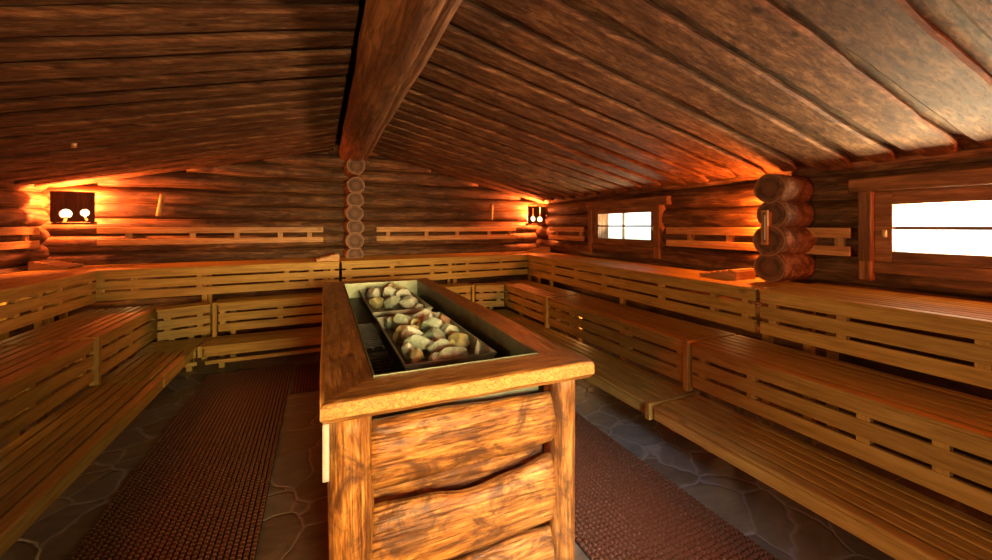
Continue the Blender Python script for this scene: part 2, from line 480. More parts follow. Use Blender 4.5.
# ------------------------------------------------------------------ windows
BOX = box
def window(idx, y0, y1, z0, z1, label, vmunt, cas0, cas1, sd=1):
    """y0..y1, z0..z1 = glass; cas0, cas1 = outer edges of the casing posts"""
    c = XR if sd > 0 else XL
    def box(bm, u0, u1, *r):
        p, q = c + sd * u0, c + sd * u1
        return BOX(bm, min(p, q), max(p, q), *r)
    t = thing('window_%d' % idx, label, 'window', (c, (y0 + y1) / 2, 1.3), kind='structure')
    bm = newbm()                                              # casing: two posts, header and sill board
    for a, b, lo in ((cas0, cas0 + .10, 1.325), (cas1 - .085, cas1, 1.315)):
        box(bm, -.055, .30, a, b, 1.47, 2.03, .008)
        box(bm, -.055, .02, a, b, lo, 1.475, .012)
    o = obj('casing', bm, FRAMEW['Z'], t)
    bm = newbm()
    box(bm, -.05, .3, cas0 - .12, cas1 + .07, 2.02, 2.135, .012)
    obj('header', bm, FRAMEW['Y'], t)
    bm = newbm(); box(bm, -.02, .3, cas0 + .09, cas1 - .08, 1.38, 1.468, .008)
    obj('sill', bm, FRAMEW['Y'], t)
    bm = newbm(); sx0, sx1 = .0, .055
    ya, yb = cas0 + .10, cas1 - .085
    box(bm, sx0, sx1, ya, y0, 1.468, 2.02, .005); box(bm, sx0, sx1, y1, yb, 1.468, 2.02, .005)
    box(bm, sx0, sx1, y0 - .001, y1 + .001, 1.468, z0, .005); box(bm, sx0, sx1, y0 - .001, y1 + .001, z1, 2.02, .005)
    sash = obj('sash', bm, FRAMEW['Y'], t)
    bm = newbm(); zc = (z0 + z1) / 2
    box(bm, sx0 + .015, sx1 - .01, y0, y1, zc - .011, zc + .011, .003)
    if vmunt: box(bm, sx0 + .014, sx1 - .009, (y0 + y1) / 2 - .011, (y0 + y1) / 2 + .011, z0, z1, .003)
    obj('muntin', bm, FRAMEW['Y'], sash)
    bm = newbm(); box(bm, .035, .041, y0, y1, z0, z1)
    obj('pane', bm, GLASS, sash)
    return t, sash
w1, s1 = window(1, 3.965, 5.058, 1.562, 1.936, 'far small four pane window in the right log wall', True, 3.77, 5.245)
w2, s2 = window(2, .44, 1.535, 1.553, 1.916, 'near window in the right log wall at the picture edge', True, .24, 1.725)
w3, s3 = window(3, .44, 1.535, 1.553, 1.916, 'added unseen window in the left log wall beyond the picture edge', True, .24, 1.725, -1)  # unseen window added so that light reaches the right bench fronts
for s, yy, zz in ((s1, 3.91, 1.72), (s2, 1.578, 1.69)):
    bm = newbm(); box(bm, XR - .022, XR + .002, yy - .017, yy + .017, zz - .034, zz + .034, .011)
    obj('handle', bm, BRASS, s)

# ------------------------------------------------------------------ benches
SLAT, GAP = .068, .016
def seat(bm, along, a0, a1, front, back, top, sgn):
    """slats from the front edge towards the back; along = 'X' or 'Y'; sgn = direction from the front to the back"""
    th = .028; w = .085; d = 0.0; depth = abs(back - front); first = True
    while d < depth - .02:
        ww = min(w if first else SLAT, depth - d)
        p, q = front + sgn * d, front + sgn * (d + ww); lo, hi = min(p, q), max(p, q)
        z0 = top - th
        if along == 'Y': box(bm, lo, hi, a0, a1, z0, top, .012 if first else .006)
        else: box(bm, a0, a1, lo, hi, z0, top, .010 if first else .004)
        d += ww + GAP; first = False

def blocks(a0, a1):
    out = []; p = a0 + .10; r = random.Random(int(a0 * 100 + 7) + int(a1 * 100))
    while p < a1 - .08:
        out.append(p); p += r.choice((.30, .62, .95, .62))
    if a1 - .10 - out[-1] > .15: out.append(a1 - .10)
    return out

TILT = .045
TIER_TILT = dict(upper=.045, middle=.03, lower=0.0)
def bench(label, along, tier, a0, a1, front, back, sgn, group, div=(), legs=True, rot=None, div_name='divider'):
    """one bench module with seat slats, a boarded front with two slots, end dividers and support frames"""
    top = {'upper': ZT, 'middle': ZM, 'lower': ZL}[tier]
    mid = (a0 + a1) / 2
    loc = (front, mid, 0) if along == 'Y' else (mid, front, 0)
    t = thing('sauna_bench', label, 'bench', loc, group)
    def B(bm, u0, u1, f0, f1, z0, z1, bev=.004, tone=None):      # u along the bench, f measured back from the front
        p, q = front + sgn * f0, front + sgn * f1; lo, hi = min(p, q), max(p, q)
        if along == 'Y': box(bm, lo, hi, u0, u1, z0, z1, bev, tone)
        else: box(bm, u0, u1, lo, hi, z0, z1, bev, tone)
    bm = newbm(); e = .012
    seat(bm, along, a0 + e * .3, a1 - e * .3, front, back, top, sgn)
    obj('seat', bm, BW[along], t)
    bm = newbm()
    b0, b1 = a0 + e, a1 - e
    if div:
        if 0 in div: b0 += .045
        if 1 in div: b1 -= .045
    if tier == 'lower':
        B(bm, b0, b1, .012, .040, top - (.125 if along == 'X' else .108), top - .024, .006)
    else:
        B(bm, b0, b1, .008, .034, top - .106, top - .024, .003)
        B(bm, b0, b1, .008, .034, top - .230, top - .132, .003)
        B(bm, b0, b1, .008, .034, top - .352, top - .256, .003)
    obj('front_panel', bm, BW[along], t)
    if tier != 'lower':
        for u in blocks(a0, a1):
            bm = newbm(); B(bm, u - .03, u + .03, .014, .06, top - .353, top - .03, .003)
            obj('spacer_block', bm, BW['Z'], t)
    else:
        if along == 'X':
            bm = newbm(); B(bm, b0, b1, .05, .09, .145, .188, .004)
            obj('lower_rail', bm, BW[along], t)
    depth = abs(back - front)
    for which in div:                                             # end board standing slightly proud, with its flat top strip
        u = a0 + .022 if which == 0 else a1 - .022
        bm = newbm()
        hgt = .40 if tier != 'lower' else .12
        B(bm, u - .022, u + .022, -.014, .05, top - hgt, top + .010, .004)
        B(bm, u - .020, u + .020, .05, depth - .02, top - .09, top + .006, .003)
        obj(div_name, bm, BW['Z'], t)
    # supports below the seat
    n = 2 if tier == 'lower' else max(2, int((a1 - a0) / 1.4) + 1)
    for k in range(n):
        u = a0 + .16 + (a1 - a0 - .32) * k / (n - 1)
        bm = newbm()
        B(bm, u - .03, u + .03, .10, depth - .03, top - .10, top - .029, .002)
        lf = depth - .10 if tier == 'lower' else .36
        B(bm, u - .03, u + .03, lf, lf + .06, 0, top - .10, .002)
        if depth > .7: B(bm, u - .03, u + .03, depth - .12, depth - .06, 0, top - .10, .002)
        obj('support', bm, BW['Z'], t)
    if along == 'X':
        k = TIER_TILT[tier]; t.location.y += k * (mid - .5); t.rotation_euler.z = math.atan(k)
        if rot is not None:                                       # turned about its divider end
            ang, px_ = rot; t.rotation_euler.z = ang; t.location.z = -.005
            t.location.y = front + k * (px_ - .5) + math.sin(ang) * (mid - px_); t.location.x = px_ + math.cos(ang) * (mid - px_)
    if along == 'X' and rot is not None:
        M = Matrix.Translation(t.location) @ Matrix.Rotation(t.rotation_euler.z, 4, 'Z') @ Matrix.Translation((-mid, -front, 0)); Mi = M.inverted()
        for ch in t.children:
            for v in ch.data.vertices:
                p = M @ v.co; p.x = min(max(p.x, XM_L + .002), XM_R - .002); v.co = Mi @ p
    elif rot is not None: t.rotation_euler.z = rot[0]
    return t

XT_R, XM_R, XL_R = 3.185, 2.725, 2.33
XT_L, XM_L, XL_L = -2.28, -1.715, -1.295
YT_B, YM_B, YL_B = 6.02, 5.82, 5.48
G = 'slatted sauna benches in three tiers'
# upper tier
bench('upper slatted bench along the right wall, far length from log-end column to corner', 'Y', 'upper', 2.043, YT_B + .10, 3.255, XR - .07, 1, G, rot=(-.033, 0))
bench('upper slatted bench below the near right window, nearest length', 'Y', 'upper', -1.1, 2.025, XT_R, XR - .03, 1, G)
bench('upper slatted bench along the left wall', 'Y', 'upper', -1.1, YT_B - .16, XT_L, XL + .03, -1, G)
bench('upper slatted bench on the back wall, left half from corner lamp to log-end column', 'X', 'upper', XL + .06, .262, YT_B, YB - .03, 1, G)
bench('upper slatted bench on the back wall, right half behind the stove', 'X', 'upper', .272, XR - .03, YT_B, YB - .03, 1, G)
# middle tier
bench('middle slatted bench on the right side, far short length by the back corner', 'Y', 'middle', 4.47, 6.12, XM_R, XT_R + .13, 1, G, div=(0,))
bench('middle slatted bench on the right side, central length beside the stove', 'Y', 'middle', 2.285, 4.46, XM_R, XT_R + .13, 1, G, div=(0,))
bench('middle slatted bench on the right side, nearest length at picture edge', 'Y', 'middle', -1.1, 2.275, XM_R, XT_R + .13, 1, G)
bench('middle slatted bench on the left side, far length by the back corner', 'Y', 'middle', 4.395, 5.93, XM_L, XT_L - .13, -1, G, div=(0,))
bench('middle slatted bench on the left side, nearest length', 'Y', 'middle', -1.1, 4.385, XM_L, XT_L - .13, -1, G)
bench('middle corner bench at the back left, smooth seat boards', 'X', 'middle', -1.71, -1.20, YM_B, YT_B + .05, 1, G, rot=(.33, -1.20))
bench('middle slatted bench along the back wall between the two corner benches', 'X', 'middle', -1.19, 2.24, YM_B, YT_B + .13, 1, G, div=(0, 1))
bench('middle corner bench at the back right beside the stove end', 'X', 'middle', 2.25, 2.735, YM_B, YT_B + .07, 1, G, rot=(-.25, 2.25))
# lower tier
bench('lower slatted bench on the right side, far length behind the stove corner', 'Y', 'lower', 2.30, YL_B, XL_R, XM_R + .12, 1, G, div=(0,))
bench('lower slatted bench on the right side, nearest length with rounded front board', 'Y', 'lower', -1.1, 2.29, XL_R, XM_R + .12, 1, G)
bench('lower slatted bench on the left side, far short length towards the back', 'Y', 'lower', 4.55, YL_B, XL_L, XM_L - .12, -1, G)
bench('lower slatted bench on the left side, nearest length', 'Y', 'lower', -1.1, 4.54, XL_L, XM_L - .12, -1, G)
bench('lower corner bench at the back left', 'X', 'lower', XM_L - .11, -1.28, YL_B, YM_B + .12, 1, G)
bench('lower slatted bench along the back behind the mats', 'X', 'lower', -1.27, 2.30, YL_B, YM_B + .12, 1, G, div=(0,))
bench('lower corner bench at the back right', 'X', 'lower', 2.31, XM_R + .11, YL_B, YM_B + .12, 1, G)

# ------------------------------------------------------------------ wedge headrests on the upper tier
def headrest(label, loc, rz, L=.36, Wd=.30):
    t = thing('wedge_headrest', label, 'headrest', loc, 'slatted wooden headrests')
    t.rotation_euler = (0, 0, rz)
    H = .085
    for sx in (-1, 1):
        bm = newbm(); x = sx * (Wd / 2 - .03)
        hexa(bm, [(x - .012, -L / 2, 0), (x + .012, -L / 2, 0), (x + .012, L / 2, 0), (x - .012, L / 2, 0), (x - .012, -L / 2, H), (x + .012, -L / 2, H), (x + .012, L / 2, .012), (x - .012, L / 2, .012)])
        o = obj('side_support', bm, RAILW['Y'], t, (0, 0, 0))
    bm = newbm(); box(bm, -Wd / 2 + .02, Wd / 2 - .02, -L / 2 - .012, -L / 2, 0, H - .004, .002); obj('end_board', bm, RAILW['X'], t, (0, 0, 0))
    for k in range(6):
        bm = newbm(); f = (k + .5) / 6; y = -L / 2 + L * f; z = H + (.012 - H) * f
        box(bm, -Wd / 2, Wd / 2, y - .028, y + .028, z, z + .018, .004)
        o = obj('slat', bm, RAILW['X'], t, (0, 0, 0))
    return t
headrest('slatted wedge headrest under the left corner lamp', (-2.83, 6.36, ZT), -PI / 2, .32, .36)
headrest('slatted wedge headrest lying below the log-end column', (.10, 6.26, ZT), PI / 2, .29, .30)
headrest('slatted wedge headrest under the right corner lamp', (3.84, 6.60, ZT), PI / 2 - .15)
headrest('slatted wedge headrest beside the log ends on the right wall', (3.62, 2.60, ZT), 0, .36, .32)

# ------------------------------------------------------------------ ladder-like backrest rails on the walls
def rail(label, along, plane, a0, a1, sgn, sp, za=1.735, zb=1.50):
    mid = (a0 + a1) / 2
    t = thing('backrest_rail', label, 'backrest', (plane, mid, zb) if along == 'Y' else (mid, plane, zb), 'double backrest rails on the log walls')
    def B(bm, u0, u1, f0, f1, z0, z1, bev=.004):
        p, q = plane + sgn * f0, plane + sgn * f1; lo, hi = min(p, q), max(p, q)
        if along == 'Y': box(bm, lo, hi, u0, u1, z0, z1, bev)
        else: box(bm, u0, u1, lo, hi, z0, z1, bev)
    for lo, hi in ((za - .085, za), (zb, zb + .08)):
        bm = newbm(); B(bm, a0, a1, .03, .055, lo, hi, .005); obj('rail', bm, RAILW[along], t)
    for u in sp:
        bm = newbm(); B(bm, u - .035, u + .035, -.01, .031, zb + .03, za - .03, .004); obj('spacer', bm, RAILW['Z'], t)
    return t
rail('double backrest rail on the left wall at the picture edge', 'Y', XL, .6, 6.42, 1, [1.2, 2.4, 3.7, 4.9, 5.7, 6.25])
rail('long double backrest rail on the back wall, left of the log-end column', 'X', YB, -2.60, .045, -1, [-2.3, -1.62, -1.1, -.55, -.15])
rail('long double backrest rail on the back wall, right of the log-end column', 'X', YB, .86, 3.52, -1, [1.05, 1.72, 2.3, 2.95, 3.4])
rail('short double backrest rail between right corner lamp and far window', 'Y', XR, 5.36, 6.45, -1, [5.48, 6.2])
rail('double backrest rail with bark edges between far window and log ends', 'Y', XR, 2.50, 3.66, -1, [2.84, 3.33])
rail('short double backrest rail between log ends and near window', 'Y', XR, 1.775, 2.30, -1, [1.86, 2.08])

# ------------------------------------------------------------------ pegs
def peg(label, x, y, z, tilt):
    bm = newbm()
    cyl(bm, (-tilt * .15, 0, -.15), (tilt * .15, -.02, .15), .030, 12, rings=6, wob=.12)
    cyl(bm, (0, .14, .02), (0, -.02, 0), .018, 10, rings=1)
    tag(obj('wall_peg', bm, RAILW['Z'], loc=(x, y, z)), label, 'peg', 'wooden pegs on the back wall')
peg('short leaning round wooden peg on the back wall left half', -1.96, YB - .05, 2.03, .15)
peg('thin upright wooden peg on the back wall right half', 2.98, YB - .04, 2.01, .02)

# ------------------------------------------------------------------ thermometer on the log ends
t = thing('thermometer', 'narrow wooden framed thermometer on the right wall log ends', 'thermometer', (3.52, 2.17, 1.59))
bm = newbm()
for a, b, c, d in ((-.027, .027, 1.59, 1.61), (-.027, .027, 1.865, 1.885), (-.027, -.013, 1.61, 1.865), (.013, .027, 1.61, 1.865)):
    box(bm, 3.495, 3.522, 2.17 + a, 2.17 + b, c, d, .003)
obj('frame', bm, RAILW['Z'], t)
bm = newbm(); box(bm, 3.514, 3.580, 2.156, 2.184, 1.605, 1.87); obj('backing', bm, FRAMEW['Z'], t)
bm = newbm(); cyl(bm, (3.509, 2.17, 1.63), (3.509, 2.17, 1.845), .007, 10); obj('tube', bm, WHITEP, t)

# ------------------------------------------------------------------ corner lamps
def poly_plate(name, outline, holes, thick, mat, parent, M):
    cu = D.curves.new(name, 'CURVE'); cu.dimensions = '2D'; cu.fill_mode = 'BOTH'; cu.extrude = thick / 2
    for pts in [outline] + holes:
        s = cu.splines.new('POLY'); s.points.add(len(pts) - 1); s.use_cyclic_u = True
        for p, q in zip(s.points, pts): p.co = (q[0], q[1], 0, 1)
    tmp = D.objects.new(name + '_tmp', cu); COL.objects.link(tmp)
    dg = bpy.context.evaluated_depsgraph_get(); dg.update()
    me = D.meshes.new_from_object(tmp.evaluated_get(dg)); me.name = name
    D.objects.remove(tmp); D.curves.remove(cu)
    me.transform(M); me.materials.clear(); me.materials.append(mat)
    o = D.objects.new(name, me); COL.objects.link(o); o.parent = parent
    return o
def spoon(cx, cy, r, hx, w=.012, dx=0.0, up=True):
    """ladle shaped hole: round bowl with a slim handle"""
    pts = []
    a0 = PI / 2 if up else -PI / 2
    da = math.asin(w / r)
    n = 20
    for k in range(n + 1):
        a = a0 + da + (2 * PI - 2 * da) * k / n
        pts.append((cx + r * math.cos(a), cy + r * math.sin(a)))
    s = 1 if up else -1
    pts += [(cx + s * w + dx, cy + s * hx), (cx - s * w + dx, cy + s * hx)]
    return pts
def lamp(label, loc, rz, holes, w, h, power, bulb_y=.16, lc=(1, .21, .045)):
    t = thing('corner_lamp', label, 'lamp', loc, 'shielded sauna corner lamps')
    t.rotation_euler = (0, 0, rz)
    M = Matrix.Rotation(PI / 2, 4, 'X')
    poly_plate('shield', [(-w / 2, -h / 2), (w / 2, -h / 2), (w / 2, h / 2), (-w / 2, h / 2)], holes, .018, SHIELD, t, M)
    bm = newbm()
    for s in (-1, 1): box(bm, s * w * .42 - .012, s * w * .42 + .012, .009, .15, -h / 2 - .03, -h / 2 + .01)
    box(bm, -w / 2 + .01, w / 2 - .01, -.01, .02, -h / 2 - .03, -h / 2 - .005)
    o = obj('bracket', bm, SHIELD, t, (0, 0, 0))
    bm = newbm(); cyl(bm, (-w * .38, bulb_y - .06, -.075), (w * .38, bulb_y - .06, -.075), .05, 16, rings=2)
    o = obj('bulb', bm, BULB, t, (0, 0, 0))
    l = D.lights.new('lamp_light', 'POINT'); l.energy = power; l.color = lc; l.shadow_soft_size = .05
    lo = D.objects.new('lamp_light', l); COL.objects.link(lo); lo.parent = t; lo.location = (0, bulb_y - .04, .06)
    return t
LAMPS = dict(left=250, right=200, stub=80)
lamp('dark wooden corner lamp shield with two round cutouts, glowing in the left back corner', (-2.735, 6.46, 1.982), .10,
     [spoon(-.06, -.085, .058, .10, .016, -.012, False), spoon(.105, -.07, .045, .095, .012, .02, False)], .385, .37, LAMPS['left'])
lamp('dark wooden corner lamp shield with two ladle cutouts, glowing in the right back corner', (3.87, 6.72, 1.965), -.06,
     [spoon(-.085, -.075, .05, .2, .008), spoon(.06, -.085, .055, .24, .008)], .385, .34, LAMPS['right'])

# ------------------------------------------------------------------ floor mats
def mat(label, x0, x1, y0, y1, along='Y'):
    bm = newbm(); h = .022
    box(bm, x0, x1, y0, y1, .002, .008, tone=.5, mi=1)
    pu, pv = .030, .031
    nu = int((x1 - x0) / (pu if along == 'Y' else pv)); nv = int((y1 - y0) / (pv if along == 'Y' else pu))
    su, sv = (x1 - x0) / nu, (y1 - y0) / nv
    for i in range(nu):
        for j in range(nv):
            cx = x0 + (i + .5) * su + (.18 * su * math.sin(j * PI) if along == 'Y' else 0)
            cy = y0 + (j + .5) * sv + .10 * sv * math.sin(i * 1.5)
            a, b = su * .34, sv * .31
            lo = [bm.verts.new((cx + sx * a * 1.12, cy + sy * b * 1.2, .008)) for sx, sy in ((-1, -1), (1, -1), (1, 1), (-1, 1))]
            hi = [bm.verts.new((cx + sx * a * .85, cy + sy * b * .8, h)) for sx, sy in ((-1, -1), (1, -1), (1, 1), (-1, 1))]
            fs = [bm.faces.new(hi)] + [bm.faces.new((lo[k], lo[(k + 1) % 4], hi[(k + 1) % 4], hi[k])) for k in range(4)]
            settone(bm, fs, .5)
    tag(obj('floor_mat', bm, [MATM, MATB]), label, 'mat', 'brown rubber grid mats')
mat('long brown rubber grid mat on the floor left of the stove', -1.20, -.31, .5, 5.55)
mat('long brown rubber grid mat on the floor right of the stove', 1.29, 2.18, .3, 4.5)
mat('brown rubber grid mat laid crosswise behind the stove', -.285, 1.27, 4.62, 5.50, 'X')

# ------------------------------------------------------------------ stove
t = thing('sauna_stove', 'large log-clad sauna stove with thick wooden rim in the room centre', 'stove', (.58, 3.1, 0))
def wobx(x, seed, amp): return amp * noise.noise(Vector((x * 2.3, seed, 0)))
RT, RB = 1.13, 1.052
OUT = [(0, 1.50), (1.152, 1.475), (1.175, 4.66), (.03, 4.76)]
INN = [(.197, 1.685), (.975, 1.668), (1.02, 4.48), (.228, 4.50)]
def rimboard(k, ax):
    o0, o1, i1, i0 = OUT[k], OUT[(k + 1) % 4], INN[(k + 1) % 4], INN[k]
    bm = newbm(); n = 24; tone = random.random(); cols = []
    for i in range(n + 1):
        s = i / n
        ox, oy = o0[0] + (o1[0] - o0[0]) * s, o0[1] + (o1[1] - o0[1]) * s
        ix, iy = i0[0] + (i1[0] - i0[0]) * s, i0[1] + (i1[1] - i0[1]) * s
        w = .010 * noise.noise(Vector((s * 5, k * 7.1, 2)))
        d = Vector((ix - ox, iy - oy)).normalized()
        ox, oy = ox + d.x * w, oy + d.y * w
        dz = .006 * noise.noise(Vector((s * 4, k * 3.3, 8)))
        pr = [(ox, oy, RB + .02), (ox, oy, RT - .018 + dz), (ox + d.x * .006, oy + d.y * .006, RT - .006 + dz), (ox + d.x * .02, oy + d.y * .02, RT + dz), (ix, iy, RT), (ix, iy, RB), (ox + d.x * .02, oy + d.y * .02, RB)]
        cols.append([bm.verts.new(p) for p in pr])
    m = len(cols[0])
    for i in range(n):
        for q in range(m):
            f = bm.faces.new((cols[i][q], cols[i][(q + 1) % m], cols[i + 1][(q + 1) % m], cols[i + 1][q]))
            f.material_index = 1 if q in (0, 1) else 0
            f.smooth = q in (1, 2)
    bm.faces.new(cols[0]); bm.faces.new(cols[-1])
    settone(bm, bm.faces, tone)
    return obj('rim_board', bm, [RIMW[ax], RIME], t)
for k, ax in enumerate('XYXY'): rimboard(k, ax)
# posts: half-round logs
for px, py, r in ((.114, 1.625, .082), (1.058, 1.60, .062), (1.08, 4.50, .075), (.11, 4.51, .08)):
    bm = newbm(); cyl(bm, (px, py, 0), (px, py, RB + .003), r, 22, rings=14, wob=.05)
    obj('post', bm, SW['Z'], t)
# cladding slabs: split logs with bark-wavy edges
def slab(x0, x1, zt, zb, y, mat, horizontal_y=False, th=.05, seed=0):
    bm = newbm(); n = 26; tone = random.random(); rows = []
    for i in range(n + 1):
        s = i / n; x = x0 + (x1 - x0) * s
        a, b = zt(s), zb(s)
        pts = []
        m = 9
        for q in range(m):
            f = q / (m - 1); z = b + (a - b) * f
            c = math.sin(PI * f) ** .6
            bul = th * c + .010 * noise.noise(Vector((x * 3, z * 6, seed)))
            pts.append((bul, z))
        pts += [(-.02, a), (-.02, b)]
        if horizontal_y: rows.append([bm.verts.new((y - p * (1 if horizontal_y > 0 else -1), x, z)) for p, z in pts])
        else: rows.append([bm.verts.new((x, y - p, z)) for p, z in pts])
    m = len(rows[0])
    for i in range(n):
        for q in range(m):
            f = bm.faces.new((rows[i][q], rows[i][(q + 1) % m], rows[i + 1][(q + 1) % m], rows[i + 1][q])); f.smooth = q < 8
    bm.faces.new(rows[0]); bm.faces.new(rows[-1]); settone(bm, bm.faces, tone)
    return obj('cladding_slab', bm, mat, t)
lerp = lambda pts: (lambda s: next(p0[1] + (p1[1] - p0[1]) * ((lambda q: q * q * (3 - 2 * q))((s - p0[0]) / (p1[0] - p0[0]))) for p0, p1 in zip(pts, pts[1:]) if s <= p1[0] + 1e-6))
slab(.18, 1.01, lerp([(0, .985), (.3, .985), (.7, .968), (1, .960)]), lerp([(0, .712), (.25, .715), (.5, .735), (.75, .712), (1, .735)]), 1.605, SW['X'], th=.03, seed=1)
slab(.18, 1.01, lerp([(0, .650), (.25, .635), (.5, .605), (.75, .63), (1, .67)]), lerp([(0, .36), (.5, .34), (1, .355)]), 1.605, SW['X'], th=.03, seed=2)
slab(.18, 1.01, lerp([(0, .30), (.4, .315), (.75, .335), (1, .32)]), lerp([(0, .02), (1, .02)]), 1.605, SW['X'], th=.03, seed=3)
for sx, yy in ((-.035, 1), (1.11, -1)):
    for zt_, zb_ in ((1.0, .70), (.67, .36), (.33, .02)):
        r = random.uniform(-.015, .015)
        slab(1.72, 4.44, lerp([(0, zt_), (.3, zt_ + r), (.7, zt_ - r), (1, zt_)]), lerp([(0, zb_), (.4, zb_ - r), (1, zb_)]), .10 if yy > 0 else 1.05, SW['Y'], yy, .045, random.random() * 9)
# steel liner: open-topped box, walls only to the heater deck
def openbox(bm, quad_top, quad_bot, zt, zb, th=.006, tone=.5):
    a = [bm.verts.new((*p, zt)) for p in quad_top]; b = [bm.verts.new((*p, zb)) for p in quad_bot]
    cx = sum(p[0] for p in quad_top) / 4; cy = sum(p[1] for p in quad_top) / 4
    def sh(p): return (p[0] - math.copysign(th, p[0] - cx), p[1] - math.copysign(th, p[1] - cy))
    c = [bm.verts.new((*sh(p), zt)) for p in quad_top]; d = [bm.verts.new((*sh(p), zb + th)) for p in quad_bot]
    for k in range(4):
        j = (k + 1) % 4
        bm.faces.new((a[k], a[j], b[j], b[k])); bm.faces.new((c[j], c[k], d[k], d[j])); bm.faces.new((a[j], a[k], c[k], c[j]))
    bm.faces.new(b[::-1]); bm.faces.new(d)
    settone(bm, bm.faces, tone)
ins = [(p[0] + (.004 if p[0] < .6 else -.004), p[1] + (.004 if p[1] < 3 else -.004)) for p in INN]
bm = newbm(); openbox(bm, ins, ins, RT + .004, .915)
obj('steel_liner', bm, STEEL, t)
bm = newbm(); box(bm, .215, .96, 1.72, 4.47, .60, .983, .004)
obj('heater_block', bm, DARKM, t)
for (gx0, gx1, gy0, gy1) in ((.225, .365, 1.76, 2.40), (.235, .365, 2.55, 3.15)):
    bm = newbm()
    for k in range(14):
        yk = gy0 + (gy1 - gy0) * k / 13
        box(bm, gx0, gx1, yk - .006, yk + .006, .998, 1.006)
    for xk in (gx0, (gx0 + gx1) / 2, gx1): box(bm, xk - .005, xk + .005, gy0 - .006, gy1 + .006, .984, .999)
    obj('vent_grille', bm, IRON, t)
bm = newbm()
for k in range(4): box(bm, .30 + k * .17, .34 + k * .17, 1.705, 1.745, .02, .64)
box(bm, .2, 1.0, 1.685, 1.705, .46, .72); box(bm, .2, 1.0, 1.685, 1.705, .24, .40)
obj('inner_frame', bm, SW['X'], t)
# white cloth strip
bm = newbm(); n = 10; rows = []
for i in range(n + 1):
    z = 1.045 - .205 * i / n; w = .016 + .004 * math.sin(i * .5); x = .019
    rows.append([bm.verts.new(p) for p in ((x - .011, 1.528 + w * .1, z), (x + .011, 1.526, z), (x + .011, 1.532, z), (x - .011, 1.534 + w * .1, z))])
for i in range(n):
    for q in range(4):
        f = bm.faces.new((rows[i][q], rows[i][(q + 1) % 4], rows[i + 1][(q + 1) % 4], rows[i + 1][q])); f.smooth = True
bm.faces.new(rows[0]); bm.faces.new(rows[-1])
tag(obj('cloth_strip', bm, WHITEC), 'small white cloth strip hanging under the stove rim left corner', 'cloth')

# stone trays (rest on the heater block)
def tray(label, x0, x1, y0, y1, zt, zb, fl=.035):
    bm = newbm()
    openbox(bm, [(x0, y0), (x1, y0), (x1, y1), (x0, y1)], [(x0 + fl, y0 + fl), (x1 - fl, y0 + fl), (x1 - fl, y1 - fl), (x0 + fl, y1 - fl)], zt, zb, .007)
    return tag(obj('stone_tray', bm, TRAYM), label, 'tray', 'steel stone trays in the stove')
TZ, TF = 1.068, .985
tray('nearer steel tray heaped with stones in the stove', .378, .875, 1.95, 3.05, TZ, TF)
tray('rear smaller steel tray of stones at the stove back', .375, .865, 3.24, 4.44, TZ, TF)

def stone(label, x, y, sx, sy, sz, kind, rz, group, seed, tilt=0.0, zb=None):
    bm = newbm(); bmesh.ops.create_icosphere(bm, subdivisions=3, radius=1)
    r = random.Random(seed)
    planes = []
    NP = 13
    for k in range(NP):                                           # evenly spread, jittered cleavage planes
        zz = 1 - 2 * (k + .5) / NP; ph = k * 2.39996 + r.uniform(-.4, .4); q = math.sqrt(1 - zz * zz)
        v = Vector((q * math.cos(ph) + r.uniform(-.3, .3), q * math.sin(ph) + r.uniform(-.3, .3), zz + r.uniform(-.25, .25))).normalized()
        planes.append((v, r.uniform(.46, .78)))
    R = Matrix.Rotation(rz, 4, 'Z') @ Matrix.Rotation(tilt, 4, 'Y')
    for v in bm.verts:
        p = v.co.copy()
        for n_, d in planes:
            q = p.dot(n_) - d
            if q > 0: p -= n_ * q * .98
        p *= 1.22 + .07 * noise.noise(p * 1.6 + Vector((seed * 1.7, 0, 0))) + .035 * noise.noise(p * 5 + Vector((0, seed * 2.1, 0)))
        v.co = R @ Vector((p.x * sx * .96, p.y * sy * .96, p.z * min(sz, .085) * .90))
    lo = min(v.co.z for v in bm.verts)
    for f in bm.faces: f.smooth = False
    o = obj('sauna_stone', bm, ST[kind], loc=(x, y, (TF + .009 if zb is None else zb) - lo))
    tag(o, label, 'stone', group)
    return o
GF, GB = 'stones in the nearer tray', 'stones in the rear tray'
import_px = None
